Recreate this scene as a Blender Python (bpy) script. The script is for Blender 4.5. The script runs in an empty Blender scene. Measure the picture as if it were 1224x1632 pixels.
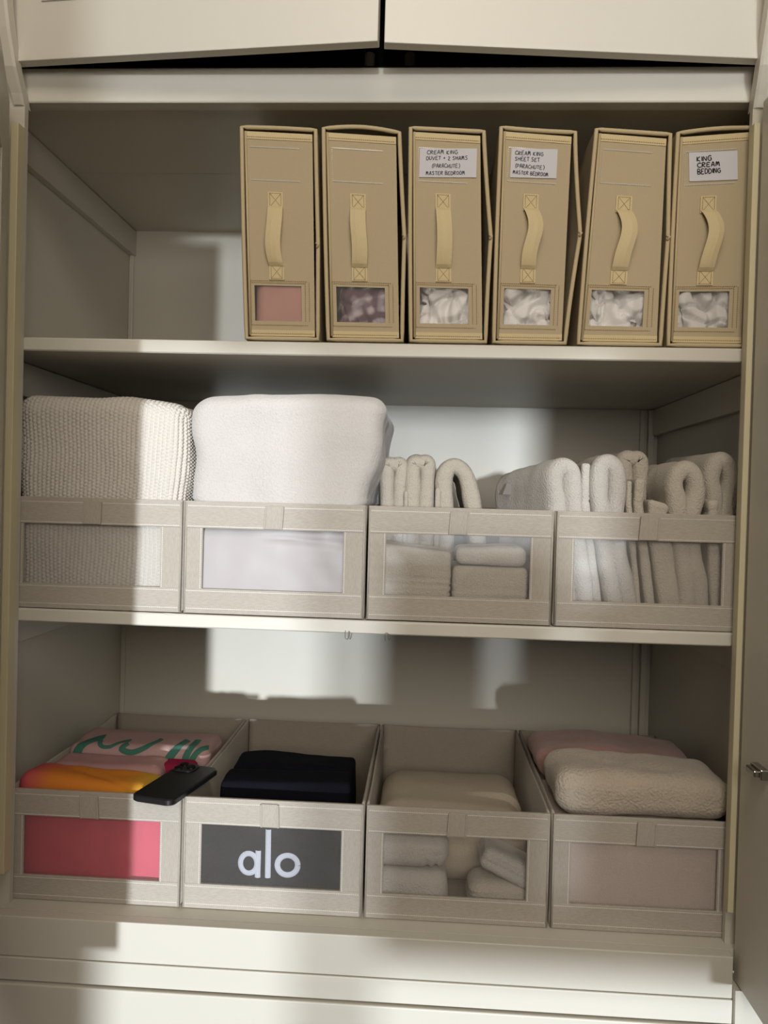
import bpy, bmesh, math, random
from mathutils import Vector, Matrix, noise
from mathutils.bvhtree import BVHTree
C = bpy.context.scene.collection
sc = bpy.context.scene
random.seed(4)

# ------------------------------------------------------------------ camera, world, lights, exposure
cam_d = bpy.data.cameras.new('camera'); cam = bpy.data.objects.new('camera', cam_d); C.objects.link(cam)
r_ = Vector((0.99821676, 0.0532617, 0.02695368)); u_ = Vector((-0.02771564, 0.01361928, 0.99952307)); f_ = Vector((-0.05286921, 0.99848771, -0.01507118))
m4 = Matrix((r_, u_, -f_)).transposed().to_4x4(); m4.translation = Vector((0.6921, -1.2802, -0.0049))
cam.matrix_world = m4
cam_d.sensor_fit = 'VERTICAL'; cam_d.sensor_height = 36; cam_d.lens = 1220.3 / 1632 * 36
cam_d.clip_start = .01
sc.camera = cam
w = bpy.data.worlds.new('world'); sc.world = w; w.use_nodes = True
w.node_tree.nodes['Background'].inputs[0].default_value = (.75, .85, 1, 1)
w.node_tree.nodes['Background'].inputs[1].default_value = 0.25
sun_d = bpy.data.lights.new('daylight', 'SUN'); sun = bpy.data.objects.new('daylight', sun_d); C.objects.link(sun)
SD = Vector((-.074, 1, -.004)).normalized()
sun.rotation_euler = SD.to_track_quat('-Z', 'Y').to_euler(); sun.location = (.9, -4, .2)
sun_d.energy = 2.3; sun_d.angle = math.radians(1.6); sun_d.color = (.85, .925, 1)
def area(name, loc, tgt, sx, sy, e, col):
    d = bpy.data.lights.new(name, 'AREA'); o = bpy.data.objects.new(name, d); C.objects.link(o)
    d.shape = 'RECTANGLE'; d.size = sx; d.size_y = sy; d.energy = e; d.color = col
    o.location = loc; o.rotation_euler = (Vector(tgt) - Vector(loc)).to_track_quat('-Z', 'Y').to_euler(); return o
area('room_fill', (1.0, -2.4, .55), (.6, 0, -.1), 1.3, .8, 15, (1, .92, .82))  # added fill from behind the camera, stands in for ambient room light
area('ceiling_lamp', (.65, -1.35, 1.52), (.6, -.1, -.2), .9, .7, 8.5, (1, .90, .76))
sc.view_settings.view_transform = 'Standard'; sc.view_settings.look = 'None'
sc.view_settings.exposure = 0.84; sc.view_settings.gamma = 1; sc.view_settings.use_curve_mapping = False

# ------------------------------------------------------------------ materials
def lin(c):
    return tuple(.70 * ((v / 255) / 12.92 if v <= 10 else (((v / 255) + .055) / 1.055) ** 2.4) for v in c) + (1,)
MATS = {}
def mat(name, rgb, rough=.6, spec=.3, bump=None, var=0, metal=0, sheen=0):
    """bump = (kind, scale xyz, distance)"""
    m = bpy.data.materials.new(name); m.use_nodes = True; nt = m.node_tree; N = nt.nodes; L = nt.links
    b = N['Principled BSDF']; b.inputs['Base Color'].default_value = lin(rgb); b.inputs['Roughness'].default_value = rough
    b.inputs['Specular IOR Level'].default_value = spec; b.inputs['Metallic'].default_value = metal
    if sheen: b.inputs['Sheen Weight'].default_value = sheen
    tc = N.new('ShaderNodeTexCoord')
    if bump:
        kind, s, dist = bump
        mp = N.new('ShaderNodeMapping'); mp.inputs['Scale'].default_value = s; L.new(tc.outputs['Object'], mp.inputs['Vector'])
        if kind == 'voronoi':
            t = N.new('ShaderNodeTexVoronoi'); t.inputs['Scale'].default_value = 1; o = t.outputs['Distance']
        else:
            t = N.new('ShaderNodeTexNoise'); t.inputs['Scale'].default_value = 1; t.inputs['Detail'].default_value = 3; o = t.outputs['Fac']
        L.new(mp.outputs[0], t.inputs['Vector'])
        bp = N.new('ShaderNodeBump'); bp.inputs['Distance'].default_value = dist; bp.inputs['Strength'].default_value = 1
        L.new(o, bp.inputs['Height']); L.new(bp.outputs[0], b.inputs['Normal'])
        if var:
            mx = N.new('ShaderNodeMix'); mx.data_type = 'RGBA'; mx.blend_type = 'MULTIPLY'; mx.inputs[0].default_value = var
            cr = N.new('ShaderNodeValToRGB'); cr.color_ramp.elements[0].position = .3; cr.color_ramp.elements[1].position = .68
            cr.color_ramp.elements[0].color = (.45, .45, .45, 1)
            L.new(o, cr.inputs[0]); mx.inputs[6].default_value = lin(rgb); L.new(cr.outputs[0], mx.inputs[7]); L.new(mx.outputs[2], b.inputs['Base Color'])
    MATS[name] = m; return m
PAINT = mat('cream_paint', (229, 223, 208), .38, .35, ('noise', (9, 9, 9), .0012))
PAINTW = mat('cream_paint_shelf', (234, 229, 216), .4, .35, ('noise', (14, 14, 14), .0008))
STRIP = mat('yellowed_paint', (234, 223, 186), .5, .3)
WALL = mat('wall_paint', (205, 196, 178), .8, .1)
FLOORM = mat('wood_floor', (120, 92, 66), .5, .3, ('noise', (2, 30, 1), .001), .4)
LINEN = mat('linen', (205, 196, 183), .9, .1, ('noise', (140, 140, 1100), .0005), .30)
LINENV = mat('linen_upright_weave', (203, 194, 181), .9, .1, ('noise', (1100, 400, 140), .0005), .30)
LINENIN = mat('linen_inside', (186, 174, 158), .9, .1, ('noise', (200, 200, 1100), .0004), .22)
THREAD = mat('pale_thread', (244, 239, 230), .7, .2)
CASE = mat('tan_nonwoven', (209, 192, 159), .8, .15, ('noise', (900, 900, 900), .00025), .12)
CASEP = mat('tan_piping', (218, 199, 160), .7, .2, ('noise', (700, 700, 700), .0002))
TAPE = mat('straw_webbing', (238, 218, 172), .75, .2, ('noise', (1500, 300, 200), .0003), .12)
TAPETH = mat('tape_thread', (176, 146, 98), .7, .2)
CLEARTH = mat('clear_plastic_thread', (235, 235, 235), .15, 1)
CARD = mat('white_card', (232, 232, 238), .7, .2)
INK = mat('black_ink', (38, 36, 42), .7, .2)
INKG = mat('grey_ink', (84, 84, 98), .7, .2)
TERRY = mat('white_terry', (228, 221, 212), .95, .05, ('noise', (380, 380, 380), .003), .12, sheen=.2)
TERRYC = mat('ivory_terry', (226, 216, 200), .95, .05, ('noise', (380, 380, 380), .003), .12, sheen=.2)
PLUSH = mat('white_plush', (224, 217, 211), .95, .05, ('noise', (300, 300, 300), .0018), .12, sheen=.3)
CHUNK = mat('white_bobble_knit', (226, 219, 209), .85, .1, ('noise', (900, 900, 900), .0004))
SHEET = mat('white_sheet', (252, 248, 243), .8, .1, ('noise', (1200, 1200, 1200), .0001))
SATIN = mat('white_smooth_fabric', (206, 198, 197), .6, .25)
BEIGE = mat('beige_plush', (214, 199, 180), .95, .05, ('noise', (230, 230, 230), .004), .16, sheen=.3)
PINKP = mat('dusty_pink_plush', (205, 160, 150), .95, .05, ('noise', (330, 330, 330), .0016), .14, sheen=.3)
PALEP = mat('pale_pinkish_fleece', (226, 208, 197), .95, .05, ('noise', (300, 300, 300), .0012), .1)
CREAMB = mat('cream_fleece', (205, 192, 172), .95, .05, ('noise', (330, 330, 330), .001), .08)
BLACKC = mat('black_cotton', (26, 26, 34), .95, .05, ('noise', (500, 500, 500), .0012), .3)
CHAR = mat('charcoal_terry', (26, 26, 30), .95, .05, ('noise', (500, 500, 500), .0012), .3)
EMBR = mat('white_embroidery', (225, 228, 240), .8, .1, ('noise', (900, 900, 900), .001), .3)
ROSE = mat('rose_cotton', (216, 166, 154), .75, .15)
PINKPR = mat('pale_pink_cotton', (218, 180, 176), .9, .1, ('noise', (500, 500, 500), .0006), .1)
MAUVE = mat('mauve_cotton', (204, 160, 156), .9, .1, ('noise', (500, 500, 500), .0006), .1)
GREEN = mat('green_print', (84, 138, 122), .9, .1)
MAG = mat('crimson_cotton', (164, 40, 76), .85, .1, ('noise', (500, 500, 500), .0006), .1)
BLKPL = mat('black_phone_case', (24, 24, 25), .42, .45)
BLKGL = mat('black_glass', (12, 12, 14), .08, .8)
CHROME = mat('bright_metal', (205, 203, 196), .18, .5, metal=1)
STEEL = mat('dull_steel', (170, 160, 145), .3, .5, metal=1)
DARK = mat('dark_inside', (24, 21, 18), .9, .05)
GREYF = mat('grey_fabric', (116, 106, 96), .9, .05)
TAG = mat('grey_tag', (150, 146, 142), .8, .1)

def gingham():
    m = mat('mauve_check', (150, 120, 128), .85, .1); nt = m.node_tree; N = nt.nodes; L = nt.links; b = N['Principled BSDF']
    tc = N.new('ShaderNodeTexCoord'); mp = N.new('ShaderNodeMapping'); L.new(tc.outputs['Object'], mp.inputs[0]); mp.inputs['Rotation'].default_value = (0, .25, 0)
    a = []
    for ax in ('X', 'Z'):
        wv = N.new('ShaderNodeTexWave'); wv.bands_direction = ax; wv.inputs['Scale'].default_value = 13; wv.inputs['Distortion'].default_value = 1.5; wv.inputs['Detail'].default_value = 0
        wv.inputs['Detail Scale'].default_value = .3
        L.new(mp.outputs[0], wv.inputs[0]); a.append(wv.outputs['Fac'])
    ad = N.new('ShaderNodeMath'); ad.operation = 'ADD'; L.new(a[0], ad.inputs[0]); L.new(a[1], ad.inputs[1])
    cr = N.new('ShaderNodeValToRGB'); L.new(ad.outputs[0], cr.inputs[0]); e = cr.color_ramp.elements
    e[0].color = lin((172, 148, 156)); e[0].position = .2; e[1].color = lin((122, 98, 108)); e[1].position = .9
    L.new(cr.outputs[0], b.inputs['Base Color']); return m
CHECK = gingham()

def printed():
    """crimson pink front turning orange and yellow on the upper fold"""
    m = mat('pink_orange_print', (214, 84, 104), .85, .15); nt = m.node_tree; N = nt.nodes; L = nt.links; b = N['Principled BSDF']
    tc = N.new('ShaderNodeTexCoord'); sp = N.new('ShaderNodeSeparateXYZ'); L.new(tc.outputs['Object'], sp.inputs[0])
    nz = N.new('ShaderNodeTexNoise'); nz.inputs['Scale'].default_value = 14; L.new(tc.outputs['Object'], nz.inputs['Vector'])
    ma = N.new('ShaderNodeMath'); ma.operation = 'MULTIPLY_ADD'; L.new(nz.outputs['Fac'], ma.inputs[0]); ma.inputs[1].default_value = .05; L.new(sp.outputs['X'], ma.inputs[2])
    mr = N.new('ShaderNodeMapRange'); L.new(ma.outputs[0], mr.inputs[0]); mr.inputs[1].default_value = -.15; mr.inputs[2].default_value = .19
    cr = N.new('ShaderNodeValToRGB'); L.new(mr.outputs[0], cr.inputs[0]); e = cr.color_ramp.elements; cr.color_ramp.interpolation = 'LINEAR'
    e[0].color = lin((226, 96, 108)); e[0].position = .15; e[1].color = lin((236, 142, 58)); e[1].position = .30
    x = e.new(.64); x.color = lin((238, 150, 52)); x = e.new(.78); x.color = lin((228, 178, 62))
    mz = N.new('ShaderNodeMath'); mz.operation = 'MULTIPLY_ADD'; L.new(nz.outputs['Fac'], mz.inputs[0]); mz.inputs[1].default_value = .03; L.new(sp.outputs['Z'], mz.inputs[2])
    st = N.new('ShaderNodeMapRange'); L.new(mz.outputs[0], st.inputs[0]); st.inputs[1].default_value = .176; st.inputs[2].default_value = .182
    mx = N.new('ShaderNodeMix'); mx.data_type = 'RGBA'; L.new(st.outputs[0], mx.inputs[0]); mx.inputs[6].default_value = lin((232, 100, 120)); L.new(cr.outputs[0], mx.inputs[7])
    L.new(mx.outputs[2], b.inputs['Base Color']); return m
PRINT = printed()

def clear(name, haze, col, rough=.12, gloss=.6, bump=.0012, bs=25):
    m = bpy.data.materials.new(name); m.use_nodes = True; nt = m.node_tree; N = nt.nodes; L = nt.links
    for n in list(N):
        if n.type != 'OUTPUT_MATERIAL': N.remove(n)
    out = [n for n in N if n.type == 'OUTPUT_MATERIAL'][0]
    tr = N.new('ShaderNodeBsdfTransparent'); df = N.new('ShaderNodeBsdfDiffuse'); df.inputs[0].default_value = lin(col)
    gl = N.new('ShaderNodeBsdfGlossy'); gl.inputs['Roughness'].default_value = rough
    m1 = N.new('ShaderNodeMixShader'); m1.inputs[0].default_value = haze; L.new(tr.outputs[0], m1.inputs[1]); L.new(df.outputs[0], m1.inputs[2])
    fr = N.new('ShaderNodeFresnel'); fr.inputs[0].default_value = 1.45
    tc = N.new('ShaderNodeTexCoord'); nz = N.new('ShaderNodeTexNoise'); nz.inputs['Scale'].default_value = bs; nz.inputs['Detail'].default_value = 1
    L.new(tc.outputs['Object'], nz.inputs['Vector'])
    bp = N.new('ShaderNodeBump'); bp.inputs['Distance'].default_value = bump; L.new(nz.outputs['Fac'], bp.inputs['Height'])
    L.new(bp.outputs[0], gl.inputs['Normal']); L.new(bp.outputs[0], fr.inputs['Normal'])
    mg = N.new('ShaderNodeMath'); mg.operation = 'MULTIPLY'; mg.inputs[1].default_value = gloss; L.new(fr.outputs[0], mg.inputs[0])
    m2 = N.new('ShaderNodeMixShader'); L.new(mg.outputs[0], m2.inputs[0]); L.new(m1.outputs[0], m2.inputs[1]); L.new(gl.outputs[0], m2.inputs[2])
    L.new(m2.outputs[0], out.inputs[0]); return m
PANE = clear('clear_mesh_window', .11, (222, 215, 207), .3, bump=.0004, bs=14)
PANEC = clear('clear_vinyl_window', .06, (225, 220, 215), .10, gloss=.3, bump=.0022, bs=30)
BAG = clear('clear_bag', .10, (230, 230, 230), .1, bump=.02, bs=60)

# ------------------------------------------------------------------ mesh helpers
def link(name, bm, m, parent=None, smooth=False, base=None):
    """one mesh object; base = world point that becomes the origin (or the parent's origin)"""
    me = bpy.data.meshes.new(name)
    if parent is not None: base = Vector(parent['_base'])
    base = Vector(base) if base is not None else Vector((0, 0, 0))
    bmesh.ops.translate(bm, verts=bm.verts, vec=-base)
    bmesh.ops.recalc_face_normals(bm, faces=bm.faces)
    if smooth:
        for f in bm.faces: f.smooth = True
    bm.to_mesh(me); bm.free()
    o = bpy.data.objects.new(name, me); C.objects.link(o); me.materials.append(m)
    if parent is not None: o.parent = parent; o['_base'] = list(base)
    else: o.location = base; o['_base'] = list(base)
    return o
def thing(name, label, cat, loc=(0, 0, 0), group=None):
    o = bpy.data.objects.new(name, None); C.objects.link(o); o.location = loc; o.empty_display_size = .02
    o['label'] = label; o['category'] = cat; o['_base'] = list(loc)
    if group: o['group'] = group
    return o
def tag(o, label, cat, group=None):
    o['label'] = label; o['category'] = cat
    if group: o['group'] = group
    return o
def struct(name, bm, m, base=None):
    o = link(name, bm, m, base=base); o['kind'] = 'structure'; return o
def box(bm, x0, x1, y0, y1, z0, z1, bev=0):
    r = bmesh.ops.create_cube(bm, size=1)
    vs = r['verts']
    for v in vs: v.co = Vector(((x0 + x1) / 2 + v.co.x * (x1 - x0), (y0 + y1) / 2 + v.co.y * (y1 - y0), (z0 + z1) / 2 + v.co.z * (z1 - z0)))
    if bev:
        es = list({e for v in vs for e in v.link_edges})
        bmesh.ops.bevel(bm, geom=es, offset=bev, segments=2, affect='EDGES', profile=.5)
    return bm
def B(*a, bev=0): return box(bmesh.new(), *a, bev=bev)
def prism(bm, pts, axis, a0, a1):
    """polygon pts extruded along axis ('x': pts are (y,z); 'y': pts are (x,z); 'z': (x,y))"""
    def P(p, a): return {'x': (a, p[0], p[1]), 'y': (p[0], a, p[1]), 'z': (p[0], p[1], a)}[axis]
    A = [bm.verts.new(P(p, a0)) for p in pts]; D = [bm.verts.new(P(p, a1)) for p in pts]
    n = len(pts)
    bm.faces.new(A); bm.faces.new(D[::-1])
    for i in range(n): bm.faces.new((A[i], A[(i + 1) % n], D[(i + 1) % n], D[i]))
    return bm
def tube(bm, pts, r, seg=8, closed=False):
    pts = [Vector(p) for p in pts]; n = len(pts); rings = []
    for i, p in enumerate(pts):
        a = pts[(i - 1) % n] if (closed or i > 0) else p; b = pts[(i + 1) % n] if (closed or i < n - 1) else p
        t = (b - a).normalized(); ref = Vector((0, 1, 0)) if abs(t.y) < .9 else Vector((1, 0, 0))
        s = t.cross(ref).normalized(); q = s.cross(t)
        rings.append([bm.verts.new(p + r * (math.cos(k * 2 * math.pi / seg) * s + math.sin(k * 2 * math.pi / seg) * q)) for k in range(seg)])
    for i in range(n if closed else n - 1):
        A = rings[i]; D = rings[(i + 1) % n]
        for k in range(seg): bm.faces.new((A[k], A[(k + 1) % seg], D[(k + 1) % seg], D[k]))
    if not closed: bm.faces.new(rings[0]); bm.faces.new(rings[-1][::-1])
    return bm
def catmull(pts, n=8, closed=False):
    pts = [Vector(p) for p in pts]; out = []; L = len(pts)
    for i in range(L if closed else L - 1):
        g = (lambda k: pts[k % L]) if closed else (lambda k: pts[max(0, min(L - 1, k))])
        a, b, c, d = g(i - 1), g(i), g(i + 1), g(i + 2)
        for k in range(n):
            t = k / n
            out.append(.5 * ((2 * b) + (c - a) * t + (2 * a - 5 * b + 4 * c - d) * t * t + (-a + 3 * b - 3 * c + d) * t ** 3))
    if not closed: out.append(pts[-1])
    return out
def dashes(bm, p0, p1, step=.0042, ln=.0028, wd=.0008, th=.0006):
    """a row of stitches from p0 to p1 on a front face"""
    p0 = Vector(p0); p1 = Vector(p1); d = p1 - p0; L = d.length; d.normalize(); k = 0
    s = d.cross(Vector((0, 1, 0))).normalized()
    if s.length < .5: s = Vector((1, 0, 0))
    nrm = Vector((0, -1, 0)) if abs(d.y) < .5 else Vector((0, 0, 1))
    while k * step < L:
        a = p0 + d * (k * step); b = a + d * min(ln, L - k * step)
        vs = []
        for h in (0, 1):
            for q in (a - s * wd, a + s * wd, b + s * wd, b - s * wd): vs.append(bm.verts.new(q + nrm * th * h))
        bm.faces.new(vs[4:8])
        for i in range(4): bm.faces.new((vs[i], vs[(i + 1) % 4], vs[4 + (i + 1) % 4], vs[4 + i]))
        k += 1
    return bm
def nz(p, s, seed): return noise.noise(Vector(p) * s + Vector((seed * 7.3, seed * 3.1, seed * 1.7)))
def softbox(x0, x1, y0, y1, z0, z1, r=.02, res=.006, disp=None, warp=None):
    """rounded box on a fine grid, pushed along its normals by disp(p, n), then moved by warp(p)"""
    bm = bmesh.new(); cx, cy, cz = (x0 + x1) / 2, (y0 + y1) / 2, (z0 + z1) / 2
    H = ((x1 - x0) / 2, (y1 - y0) / 2, (z1 - z0) / 2); r = min(r, *(h * .999 for h in H))
    n = [max(2, int(round(2 * h / res))) for h in H]; vd = {}
    def V(i, j, k):
        key = (i, j, k)
        if key in vd: return vd[key]
        p = Vector((-H[0] + 2 * H[0] * i / n[0], -H[1] + 2 * H[1] * j / n[1], -H[2] + 2 * H[2] * k / n[2]))
        q = Vector([max(-(h - r), min(h - r, c)) for c, h in zip(p, H)])
        d = p - q
        nn = d.normalized() if d.length > 1e-9 else Vector((0, 0, 1))
        p2 = q + nn * r
        if disp: p2 = p2 + nn * disp(p2 + Vector((cx, cy, cz)), nn)
        p2 = p2 + Vector((cx, cy, cz))
        if warp: p2 = Vector(warp(p2))
        vd[key] = bm.verts.new(p2); return vd[key]
    for i in range(n[0]):
        for j in range(n[1]):
            for k in (0, n[2]): bm.faces.new((V(i, j, k), V(i + 1, j, k), V(i + 1, j + 1, k), V(i, j + 1, k)))
        for k in range(n[2]):
            for j in (0, n[1]): bm.faces.new((V(i, j, k), V(i + 1, j, k), V(i + 1, j, k + 1), V(i, j, k + 1)))
    for j in range(n[1]):
        for k in range(n[2]):
            for i in (0, n[0]): bm.faces.new((V(i, j, k), V(i, j + 1, k), V(i, j + 1, k + 1), V(i, j, k + 1)))
    return bm
def crumple(amp, scale, seed, ridged=0, rs=18):
    def f(p, n):
        v = amp * nz(p, scale, seed) + amp * .35 * nz(p, scale * 2.7, seed + 5)
        if ridged: v -= ridged * max(0, 1 - abs(nz(Vector((p.x, p.y, p.z * .6)), rs, seed + 9)) * 9)
        return v
    return f
def layers(zs, depth, wid, base=None, wob=.003, seed=0):
    def f(p, n):
        if abs(n.z) > .8: v = 0
        else: v = -1.5 * sum(depth * math.exp(-((p.z - z + wob * nz((p.x, p.y, z), 14, seed)) / wid) ** 2) for z in zs)
        return v + (base(p, n) if base else 0)
    return f
def band(path, th, y0, y1, shx=0, shz=0, seed=1, amp=.003, ny=None, nsub=6):
    """a thick cloth band following a path in (x,z), swept along y; shx/shz shift the far end"""
    c = catmull([(p[0], 0, p[1]) for p in path], nsub); bm = bmesh.new()
    n = len(c); ny = ny or max(4, int((y1 - y0) / .012)); ts = [(0, .45), (.004, .78), (.012, 1)]
    ys = [(y0 + a, s) for a, s in ts] + [(y0 + .012 + (y1 - y0 - .024) * k / ny, 1) for k in range(1, ny)] + [(y1 - a, s) for a, s in ts[::-1]]
    rows = []
    for (y, s) in ys:
        f = (y - y0) / (y1 - y0); row = []
        L = []; R = []
        for i in range(n):
            a = c[max(0, i - 1)]; b = c[min(n - 1, i + 1)]; t = (b - a).normalized(); nn = Vector((t.z, 0, -t.x))
            e = min(i, n - 1 - i) / 3
            k = th / 2 * s * (1 if e >= 1 else math.sqrt(max(.12, 1 - (1 - e) ** 2)))
            o = Vector((shx * f, y, shz * f))
            q = c[i] + o
            j = amp * nz(q, 28, seed) + amp * .5 * nz(q, 70, seed + 2)
            L.append(bm.verts.new(q + nn * (k + j))); R.append(bm.verts.new(q - nn * (k + amp * nz(q, 28, seed + 4))))
        rows.append(L + R[::-1])
    m = 2 * n
    for i in range(len(rows) - 1):
        for k in range(m): bm.faces.new((rows[i][k], rows[i][(k + 1) % m], rows[i + 1][(k + 1) % m], rows[i + 1][k]))
    for row in (rows[0], rows[-1]):
        for k in range(n - 1): bm.faces.new((row[k], row[k + 1], row[m - 2 - k], row[m - 1 - k]))
    return bm
def ribbon(target, pts, wd, d=(0, 1, 0), oy=-.3, lift=.0008, n=6, th=.0008):
    """a printed or stitched stroke laid on a surface: pts are (x,z) world, dropped along d"""
    dg = bpy.context.evaluated_depsgraph_get(); me = target.data
    mw = Matrix.Translation(Vector(target['_base']))
    bvh = BVHTree.FromPolygons([mw @ v.co for v in me.vertices], [p.vertices[:] for p in me.polygons])
    d = Vector(d).normalized(); c = catmull([(p[0], 0, p[1]) for p in pts], n); bm = bmesh.new(); rows = []
    for i, p in enumerate(c):
        a = c[max(0, i - 1)]; b = c[min(len(c) - 1, i + 1)]; t = (b - a).normalized(); s = Vector((t.z, 0, -t.x))
        row = []
        for k in (-1, -.33, .33, 1):
            o = p + s * wd / 2 * k; o.y = oy
            h, nn, _, _ = bvh.ray_cast(o, d)
            if h is None: row = None; break
            if nn.dot(d) > 0: nn = -nn
            row.append((h + nn * (lift + (th if abs(k) < .5 else 0))))
        if row: rows.append([bm.verts.new(q) for q in row])
        else: rows.append(None)
    for i in range(len(rows) - 1):
        if rows[i] and rows[i + 1]:
            for k in range(3): bm.faces.new((rows[i][k], rows[i][k + 1], rows[i + 1][k + 1], rows[i + 1][k]))
    return bm
def merge(dst, src):
    me = bpy.data.meshes.new('tmp'); src.to_mesh(me); src.free(); dst.from_mesh(me); bpy.data.meshes.remove(me); return dst

# ------------------------------------------------------------------ measures (metres)
W = 1.2; XL = -.078; XR = 1.262; D = .65
Z1T, Z1B = .259, .236; Z2T, Z2B = -.2062, -.229; ZF = -.7128; YF = -.048; ZR = .657; ZC = .665

# ------------------------------------------------------------------ the room behind and around
FZ = -1.55; CZ = 1.62; YB = -3.2; RX0, RX1 = -1.6, 2.8
struct('floor', B(RX0, RX1, YB, .8, FZ - .05, FZ), FLOORM)
struct('ceiling', B(RX0, RX1, YB, .8, CZ, CZ + .05), WALL)
struct('wall_left', B(RX0 - .05, RX0, YB, .8, FZ, CZ), WALL)
struct('wall_right', B(RX1, RX1 + .05, YB, .8, FZ, CZ), WALL)
struct('wall_front', merge(merge(B(RX0, XL - .03, -.02, .06, FZ, CZ), B(XR + .03, RX1, -.02, .06, FZ, CZ)), B(XL - .03, XR + .03, .70, .76, FZ, CZ)), WALL)
# wall behind the camera: solid cells, openings made up to shape the daylight patches
SH = .074 * 3.2
open_ = [(.175 + SH, .49 + SH, -1.25, .24), (.49 + SH, .63 + SH, -1.25, .24), (.63 + SH, .92 + SH, -.07, .24), (.92 + SH, 1.01 + SH, -.14, .24),
         (.63 + SH, 1.9, -1.25, -.745), (.915 + SH, .965 + SH, -.66, -.18), (.12 + SH, 1.5, .64, 1.1), (.13 + SH, .33 + SH, .24, .64)]
xs = sorted({RX0, RX1} | {v for o in open_ for v in o[:2]}); zs = sorted({FZ, CZ} | {v for o in open_ for v in o[2:]})
bw = bmesh.new()
for i in range(len(xs) - 1):
    for k in range(len(zs) - 1):
        cx, cz = (xs[i] + xs[i + 1]) / 2, (zs[k] + zs[k + 1]) / 2
        if not any(o[0] < cx < o[1] and o[2] < cz < o[3] for o in open_): box(bw, xs[i], xs[i + 1], YB - .02, YB, zs[k], zs[k + 1])
bmesh.ops.remove_doubles(bw, verts=bw.verts, dist=1e-5)
struct('light_mask_wall', bw, WALL)
# unseen slats added to dim the daylight through some of the openings
bl = bmesh.new()
for (a, b, c, d, pitch, fill) in [open_[1] + (.02, .5), open_[2] + (.02, .55), open_[3] + (.02, .4), open_[6] + (.02, .75), open_[5] + (.02, .68), open_[7] + (.02, .6)]:
    z = c
    while z < d: box(bl, a, b, YB + .002, YB + .006, z, min(z + pitch * fill, d)); z += pitch
struct('dimming_slats', bl, WALL)

# ------------------------------------------------------------------ the cupboard
cb = thing('linen_cupboard', 'cream painted built-in linen cupboard with its two doors open around three filled compartments', 'cupboard', (.6, 0, ZF))
link('side_panel', B(XL - .02, XL, 0, D + .02, -.82, .70), PAINT, cb)
link('side_panel', B(XR, XR + .02, 0, D + .02, -.82, .70), PAINT, cb)
link('back_panel', B(XL, XR, D, D + .02, -.82, .70), PAINT, cb)
link('top_panel', merge(B(XL, XR, .026, .30, ZC, ZC + .02), B(XL, XR, .303, D, ZC + .001, ZC + .02)), PAINT, cb)
def plank(x0, x1, y0, y1, z0, z1, seed):
    """board with a slightly chipped, hand-painted front edge"""
    bm = bmesh.new(); n = 90; rows = []
    for i in range(n + 1):
        x = x0 + (x1 - x0) * i / n; ch = .0016 * max(0, nz((x, 0, 0), 60, seed) - .25) * 3
        sg = .0012 * math.sin((x - x0) / (x1 - x0) * math.pi)
        pr = [(y1, z1), (y0 + .003, z1), (y0 + .0008, z1 - .001 - ch), (y0, z1 - .003 - ch), (y0, z0 + .002), (y0 + .002, z0), (y1, z0)]
        rows.append([bm.verts.new((x, y, z - sg)) for y, z in pr])
    for i in range(n):
        for k in range(7): bm.faces.new((rows[i][k], rows[i][(k + 1) % 7], rows[i + 1][(k + 1) % 7], rows[i + 1][k]))
    bm.faces.new(rows[0]); bm.faces.new(rows[-1][::-1]); return bm
link('shelf', plank(XL, XR, 0, D, Z1B, Z1T, 1), PAINTW, cb)
link('shelf', plank(XL, XR, 0, D, Z2B, Z2T, 2), PAINTW, cb)
link('bottom_panel', B(XL, XR, YF + .021, D, ZF - .02, ZF), PAINTW, cb)
# cleats under ceiling and shelves, battens up the back corners
for (z0, z1) in ((.602, .664), (.172, .2345), (-.29, -.231)):
    link('cleat', B(XL, XL + .016, .004, D, z0, z1, bev=.001), PAINT, cb)
    link('cleat', B(XR - .016, XR, .004, D, z0, z1, bev=.001), PAINT, cb)
for (z0, z1) in ((-.71, -.231), (-.205, .2345), (.26, .664)):
    link('batten', B(1.217, 1.229, D - .012, D, z0, z1, bev=.002), PAINT, cb)
    link('batten', B(1.236, 1.251, D - .014, D, z0, z1, bev=.002), PAINT, cb)
    link('batten', B(XL, XL + .012, D - .006, D, z0, z1, bev=.002), PAINT, cb)
# face frame
link('stile', prism(bmesh.new(), [(-.0005, -.7126), (-.0005, .655), (-.0165, .7155), (-.0165, 1.22), (-.13, 1.22), (-.13, -.7126)], 'y', -.012, -.0005), PAINT, cb)
link('stile', prism(bmesh.new(), [(1.2005, -.7126), (1.2005, .655), (1.2065, .7155), (1.2065, 1.22), (1.33, 1.22), (1.33, -.7126)], 'y', -.012, -.0005), PAINT, cb)
link('lower_stile', prism(bmesh.new(), [(-.012, -.7127), (-.012, -.76), (-.06, -.76), (-.085, -1.5), (.0, -1.5)], 'x', 1.2005, 1.31), PAINT, cb)
link('top_rail', prism(bmesh.new(), [(.026, ZR), (.0015, ZR), (0, ZR + .002), (0, .713), (.002, .715), (.026, .715)], 'x', -.0165, 1.2065), PAINTW, cb)
FLL = [(-.001, -.0125, .645, -.018), (.0, -.022, .66, -.018), (.003, -.048, .690, -.019), (.0035, -.070, .740, -.020), (.004, -.082, .781, -.022), (.006, -.10, .90, -.023)]
FLR = [(1.2005, -.0125, .640, 1.216), (1.199, -.022, .655, 1.216), (1.194, -.048, .688, 1.213), (1.192, -.070, .738, 1.213), (1.192, -.082, .775, 1.216), (1.192, -.10, .90, 1.216)]
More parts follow.
